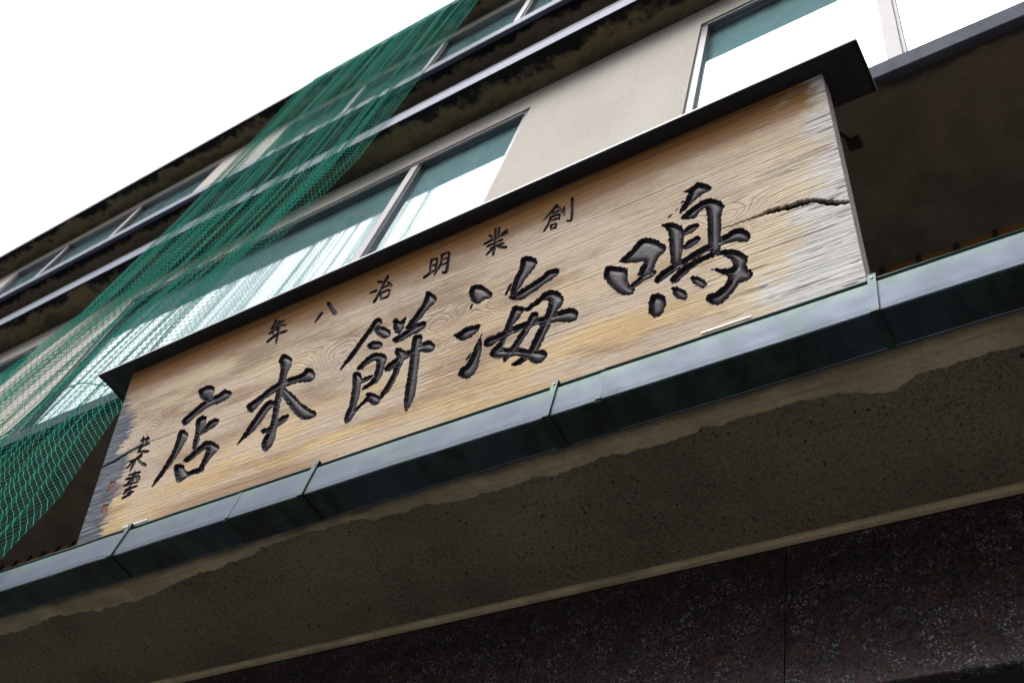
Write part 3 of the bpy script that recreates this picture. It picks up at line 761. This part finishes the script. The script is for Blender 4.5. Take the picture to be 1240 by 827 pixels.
# take the tool-sharp ridges off inside each character
for gi in range(len(names)):
    if names[gi] not in BIG: continue
    jj_, ii_ = np.where(owner == gi)
    sl = (slice(jj_.min() - 2, jj_.max() + 3), slice(ii_.min() - 2, ii_.max() + 3))
    mk = (owner[sl] == gi).astype(float)
    for _ in range(2):
        a = relief[sl] * mk
        sa = sum(np.roll(np.roll(a, dy, 0), dx, 1) for dy in (-1, 0, 1) for dx in (-1, 0, 1))
        sb = sum(np.roll(np.roll(mk, dy, 0), dx, 1) for dy in (-1, 0, 1) for dx in (-1, 0, 1))
        relief[sl] = np.where(mk > 0, .35 * relief[sl] + .65 * sa / np.maximum(sb, 1), relief[sl])


def dist_line(pts, X, Y):
    """distance to an open polyline and the fraction along it"""
    d = np.full(X.shape, 1e9); fr = np.zeros(X.shape); n = len(pts) - 1
    for i in range(n):
        (x0, y0), (x1, y1) = pts[i], pts[i + 1]
        ex, ey = x1 - x0, y1 - y0
        tt = np.clip(((X - x0) * ex + (Y - y0) * ey) / (ex * ex + ey * ey), 0, 1)
        dd = np.hypot(X - x0 - tt * ex, Y - y0 - tt * ey)
        fr = np.where(dd < d, (i + tt) / n, fr); d = np.minimum(d, dd)
    return d, fr


free = owner < 0
crk = np.zeros_like(S)
jit = (up_noise(NS, NH, 500, 60) - .5) * .006
for nm, wpts in (('crack_right', [.0012, .0022, .0062, .0090, .0080, .0052, .0075, .0062, .0050]), ('crack_left', [.0042, .0055, .0052, .0042, .003, .0012, .0007, .0004])):
    L = np.array(LINES[nm], float) / 1000
    d, fr = dist_line(L, S, Hh + jit)
    wd = np.interp(fr, np.linspace(0, 1, len(wpts)), wpts)
    q = sm(1.25 - d / np.maximum(wd, 1e-5)) * np.minimum(1, wd / .002)
    crk = np.maximum(crk, q)
relief = np.where(free, relief - .020 * crk, relief)

# wood figure: growth rings bent around knots, long streaks, weathering
phi = Hh + .030 * (up_noise(NS, NH, 3, 2) - .5) + .008 * (up_noise(NS, NH, 9, 5) - .5)
for (kx, ky), am, wx, wy in zip(KNOTS, (.125, .115, .085, .07, .07), (.10, .14, .11, .08, .09), (.060, .062, .05, .04, .045)):
    phi = phi + am * np.exp(-((S - kx) / wx) ** 2 - ((Hh - ky) / wy) ** 2)
t1 = rng.random(600); t2 = rng.random(2600)
ph = (phi - phi.min())
g1 = np.interp(ph * 260, np.arange(600), t1); g2 = np.interp(ph * 900, np.arange(2600), t2)
strk = up_noise(NS, NH, 26, 240)
near = sum(np.exp(-((S - kx) / .22) ** 2 - ((Hh - ky) / .11) ** 2) for kx, ky in KNOTS)
saw = np.mod(ph * 118 + .6 * (up_noise(NS, NH, 40, 30) - .5), 1.0)
ringl = sm((saw - .62) / .3) * sm((1 - saw) / .06) * np.clip(near, 0, 1)
grain = np.clip(.42 * g1 + .28 * g2 + .32 * strk - .05 - .12 * np.clip(near, 0, 1) + .75 * ringl, 0, 1)
relief = np.where(free, relief - .0006 * grain, relief)
blot = up_noise(NS, NH, 46, 14) * .6 + up_noise(NS, NH, 120, 40) * .4
fray = up_noise(NS, NH, 30, 150) * .6 + up_noise(NS, NH, 60, 320) * .4
LE = np.array(LINES['left_edge'], float) / 1000; LE = LE[np.argsort(LE[:, 1])]
lim = np.interp(Hh, LE[:, 1], LE[:, 0])
left = sm((lim + (fray - .5) * .10 - S) / .012)
left = np.maximum(left, .85 * sm(1.0 - dist_line(np.array(LINES['crack_left'][:6], float) / 1000, S, Hh)[0] / .022) * (S < .2))
left = left * (Hh < .60 + .2 * (fray - .5))
RE = np.array(LINES['right_edge'], float) / 1000; RE = RE[np.argsort(RE[:, 1])]
lim = np.interp(Hh, RE[:, 1], RE[:, 0])
right = .95 * sm((S - lim - (blot - .5) * .13 - (fray - .5) * .10 - .08 * (grain - .5) + .085) / .12)
below = (Hh < np.interp(S, [2.30, 2.42, 2.56, 2.65], [.28, .298, .285, .235]))
cream = below * sm((S - 2.22 - .2 * (blot - .5) - .1 * (grain - .5)) / .22) * .8
cream = np.maximum(cream, .5 * sm((S - 2.30 - .25 * (blot - .5)) / .2) * (Hh < .5))
fresh = np.clip(sm((Hh - .545 - .06 * (fray - .5)) / .10) * (.75 + .5 * fray), 0, 1) * (1 - .8 * right)
lowb = .55 * sm((.028 + .02 * np.exp(-((S - .75) / .35) ** 2) - Hh) / .02) * sm((S - .3) / .2) * sm((1.25 - S) / .3)
fresh = np.maximum(fresh, lowb)

pos = spt(S, Hh, relief).reshape(-1, 3)
idx = np.arange(NS * NH).reshape(NH, NS)
quads = np.stack([idx[:-1, :-1], idx[:-1, 1:], idx[1:, 1:], idx[1:, :-1]], -1).reshape(-1, 4)
fo = np.max(owner.reshape(-1)[quads], 1)


def sub_mesh(name, mask, mat, parent):
    q = quads[mask]; u, inv = np.unique(q, return_inverse=True)
    return np_mesh(name, pos[u], inv.reshape(-1, 4), mat, parent, smooth=True), u


# body of the board behind the carved face: back and edges meet the face sheet
bq = MB()
h0, h1 = gh[0], gh[-1]
c8 = [tuple(spt(np.float64(s), np.float64(h), np.float64(d))) for d in (-.0002, -STH) for s, h in ((0.0, h0), (SW, h0), (SW, h1), (0.0, h1))]
bq.add(c8, [(4, 5, 6, 7), (0, 1, 5, 4), (1, 2, 6, 5), (2, 3, 7, 6), (3, 0, 4, 7)])
board, u = sub_mesh('board', fo < 0, M['wood'], sign)
att = board.data.color_attributes.new('wood', 'FLOAT_COLOR', 'POINT')
att.data.foreach_set('color', np.stack([grain, left, right, fresh], -1).reshape(-1, 4)[u].astype(np.float32).ravel())
ac = board.data.attributes.new('crack', 'FLOAT', 'POINT')
ac.data.foreach_set('value', sm(crk * 2.4).reshape(-1)[u].astype(np.float32))
acm = board.data.attributes.new('cream', 'FLOAT', 'POINT')
acm.data.foreach_set('value', np.clip(cream, 0, 1).reshape(-1)[u].astype(np.float32))
core = bq.build('board_core', M['wood'], board)
ca_ = core.data.color_attributes.new('wood', 'FLOAT_COLOR', 'POINT')
cv = np.array([(.4, .9 if p.co.x < 0 else 0, .75 if p.co.x > 0 else 0, 0) for p in core.data.vertices], dtype=np.float32)
ca_.data.foreach_set('color', cv.ravel())
KN = dict(naru='鳴', umi='海', mochi='餅', hon='本', ten='店', sou='創', gyo='業', mei='明', ji='治', hachi='八', nen='年', ryo='菱', un='雲')
for gi, gname in enumerate(names):
    if not (fo == gi).any(): continue
    if gname.startswith('seal'):
        o, _ = sub_mesh('seal', fo == gi, M['seal'], sign)
        tag(o, ('upper' if gname == 'seal_a' else 'lower') + ' small faded red square seal at the blackened end of the board')
    else:
        o, _ = sub_mesh('carved_character', fo == gi, M['lacquer'], sign)
        tag(o, ('large carved character %s' if gname in BIG else 'small carved character %s') % KN[gname])

# arched sheet-metal cap over the sign
cx0, cx1, cy0, cy1, cz = -3.139, -.2385, .966, 1.115, 2.668
v, f = [], []; NP = 9; NXC = 60
q = np.linspace(0, 1, 13); wv = np.interp(np.linspace(0, 1, NXC + 1), q, rng.normal(0, .0012, 13))
for i in range(NXC + 1):
    for k in range(NP):
        tt = k / (NP - 1)
        v.append((cx0 + (cx1 - cx0) * i / NXC, cy0 + (cy1 - cy0) * tt, cz + .004 + .005 * math.sin(math.pi * min(1, tt * .9 + .1)) - .003 * (1 - tt) + wv[i] * (1 - tt)))
    if i:
        for k in range(NP - 1):
            f.append(((i - 1) * NP + k, i * NP + k, i * NP + k + 1, (i - 1) * NP + k + 1))
cp = MB().add(v, f).build('cap', M['cap'], sign, smooth=True)
so = cp.modifiers.new('sheet', 'SOLIDIFY'); so.thickness = .007; so.offset = 1
MB().box(cx0 + .001, cx1 - .001, cy0 - .0030, cy0 - .0002, cz + .001, cz + .010).build('cap_edge_trim', M['drip'], cp)

for xe, dx in ((cx1, .0025), (cx0, -.0025)):
    ve = []
    for k in range(NP):
        tt = k / (NP - 1); yy = cy0 + (cy1 - cy0) * tt; ze = cz + .004 + .005 * math.sin(math.pi * min(1, tt * .9 + .1)) - .003 * (1 - tt)
        ve += [(xe + dx * .1, yy, ze - .002), (xe + dx, yy, ze - .002), (xe + dx, yy, ze + .009), (xe + dx * .1, yy, ze + .009)]
    fe = [(4 * k + a, 4 * k + (a + 1) % 4, 4 * k + 4 + (a + 1) % 4, 4 * k + 4 + a) for k in range(NP - 1) for a in range(4)] + [(0, 1, 2, 3), tuple(4 * NP - 4 + a for a in range(4))]
    MB().add(ve, fe).build('cap_end_trim', M['zinc'], cp)
# stay rods up to the bay soffit, anchor plates, and feet on the canopy
for xr in (-.425, -1.25, -2.1, -2.9):
    rd = MB().tube([(xr + .01, 1.085, 2.70), (xr, 1.33, 3.05), (xr, 1.535, 3.338)], .007, 8).build('stay_rod', M['iron'], sign, smooth=True)
    MB().box(xr - .022, xr + .022, 1.515, 1.56, 3.337, 3.3455, .002).build('anchor_plate', M['iron'], rd)
for xr in (-.60, -1.3, -2.0, -2.7):
    MB().box(xr - .02, xr + .02, 1.245, 1.40, 1.966, 1.972).box(xr - .02, xr + .02, 1.245, 1.285, 1.9725, 1.992).build('foot_bracket', M['iron'], sign)
for sa, sb_ in ((.235, .36), (2.265, 2.39)):
    p0, p1 = spt(np.float64(sa), np.float64(.0045), np.float64(.003)), spt(np.float64(sb_), np.float64(.0045), np.float64(.003))
    MB().box(p0[0], p1[0], p0[1] - .003, p0[1] + .0005, p0[2] - .012, p0[2] - .003).build('shim_strip', M['white'], sign)

# ------------------------------------------------------------------ safety net
net = empty('safety_net', (-4.0, 1.1, 1.2 + EYE))
tag(net, 'green mesh safety net hanging in folds from the roof beside the signboard', 'safety net')
CELL = .0165
zt_, zb_ = 7.79, 1.25
NR = int((zt_ - zb_) / CELL)
zz = np.linspace(zt_, zb_, NR + 1)
xr_ = np.interp(-zz, [-7.83, -7.1, -4.7, -3.95, -3.3, -2.7, -2.2, -1.95, -1.25], [-2.84, -2.845, -2.87, -3.06, -3.20, -3.26, -3.19, -3.26, -3.30])
xl_ = np.interp(-zz, [-7.83, -5.2, -4.2, -3.8, -2.7, -1.25], [-4.70, -4.66, -4.78, -5.15, -5.75, -6.1])
NC = 172
tt = np.linspace(0, 1, 900)
fol = [(4.0, .030, .3, .12), (9.0, .030, 1.7, -.10), (16.0, .024, 4.1, .16), (27.0, .014, 2.2, -.2), (43.0, .012, 5.2, .12)]
PX = np.zeros((NR + 1, NC + 1)); PY = np.zeros_like(PX)
drift = rng.random(40) * 2 * math.pi
for i, z in enumerate(zz):
    low = sm(np.float64((3.6 - z) / 1.0))
    k = (.62 - .34 * low)
    y = np.zeros_like(tt)
    for n_, (fq, am, p0, dp) in enumerate(fol):
        ph_ = p0 + dp * z + .35 * math.sin(z * .9 + drift[n_])
        y += am * k * np.sin(2 * math.pi * fq * (tt + .02 * np.sin(5 * tt + z * .4)) + ph_) * (.65 + .35 * np.sin(3.1 * tt * math.pi + z * .7 + drift[n_ + 5]))
    top = max(0.0, 1 - (7.79 - z) / .45)
    base = 1.150 + .036 * top * top
    y = base + y * min(1, .10 + (7.79 - z) * 1.6)
    ymin = .1536 * z - .004                                          # pulled tight against the roof edge higher up
    y = ymin + np.logaddexp(0, (y - ymin) / .012) * .012
    y = 1.190 - np.logaddexp(0, (1.190 - y) / .006) * .006
    x = xl_[i] + (xr_[i] - xl_[i]) * tt + .012 * np.sin(2 * math.pi * 9 * tt + z)
    al = np.concatenate([[0], np.cumsum(np.hypot(np.diff(x), np.diff(y)))])
    u_ = np.linspace(0, al[-1], NC + 1)
    PX[i] = np.interp(u_, al, x); PY[i] = np.interp(u_, al, y)
PZ = np.repeat(zz[:, None], NC + 1, 1)
PZ = PZ + .05 * np.sin(np.linspace(0, 7, NC + 1))[None, :] * np.interp(zz, [1.25, 3.0, 7.83], [.5, .2, 0])[:, None]
PX += rng.normal(0, .0005, PX.shape); PZ += rng.normal(0, .0006, PX.shape)
NODE = np.stack([PX, PY, PZ], -1)
segs = []
ii, jj = np.meshgrid(np.arange(NR), np.arange(NC + 1), indexing='ij')
ok = (ii + jj) % 2 == 0
for dj in (-1, 1):
    w_ = ok & (jj + dj >= 0) & (jj + dj <= NC)
    a_ = NODE[ii[w_], jj[w_]]; b_ = NODE[ii[w_] + 1, jj[w_] + dj]
    segs.append((a_, b_))
A_ = np.concatenate([s[0] for s in segs]); B_ = np.concatenate([s[1] for s in segs])
D_ = B_ - A_; D_ /= np.linalg.norm(D_, axis=1, keepdims=True)
n1_ = np.cross(D_, np.array([0.0, 1.0, 0.03])); n1_ /= np.linalg.norm(n1_, axis=1, keepdims=True)
n2_ = np.cross(D_, n1_)
RAD = .00120
ring = [n1_ * math.cos(a) + n2_ * math.sin(a) for a in (math.pi / 2, math.pi * 7 / 6, math.pi * 11 / 6)]
VV = np.stack([A_ + RAD * r for r in ring] + [B_ + RAD * r for r in ring], 1).reshape(-1, 3)
b0 = (np.arange(len(A_)) * 6)[:, None]
FF = np.concatenate([b0 + np.array([[0, 1, 4, 3]]), b0 + np.array([[1, 2, 5, 4]]), b0 + np.array([[2, 0, 3, 5]])], 0)
np_mesh('netting', VV, FF, M['net'], net, smooth=True)
MB().tube([(-4.2, 1.10, 2.72), (-4.02, 1.10, 2.86), (-3.90, 1.09, 3.05), (-3.66, 1.09, 3.02), (-3.42, 1.10, 2.90), (-3.25, 1.11, 2.88)], .003, 6).build('lashing_rope', M['net'], net, smooth=True)
top_rope = [(float(x_), 1.193, 7.786) for x_ in np.linspace(-4.72, -2.83, 12)]
MB().tube(top_rope, .005, 6).build('head_rope', M['net'], net, smooth=True)
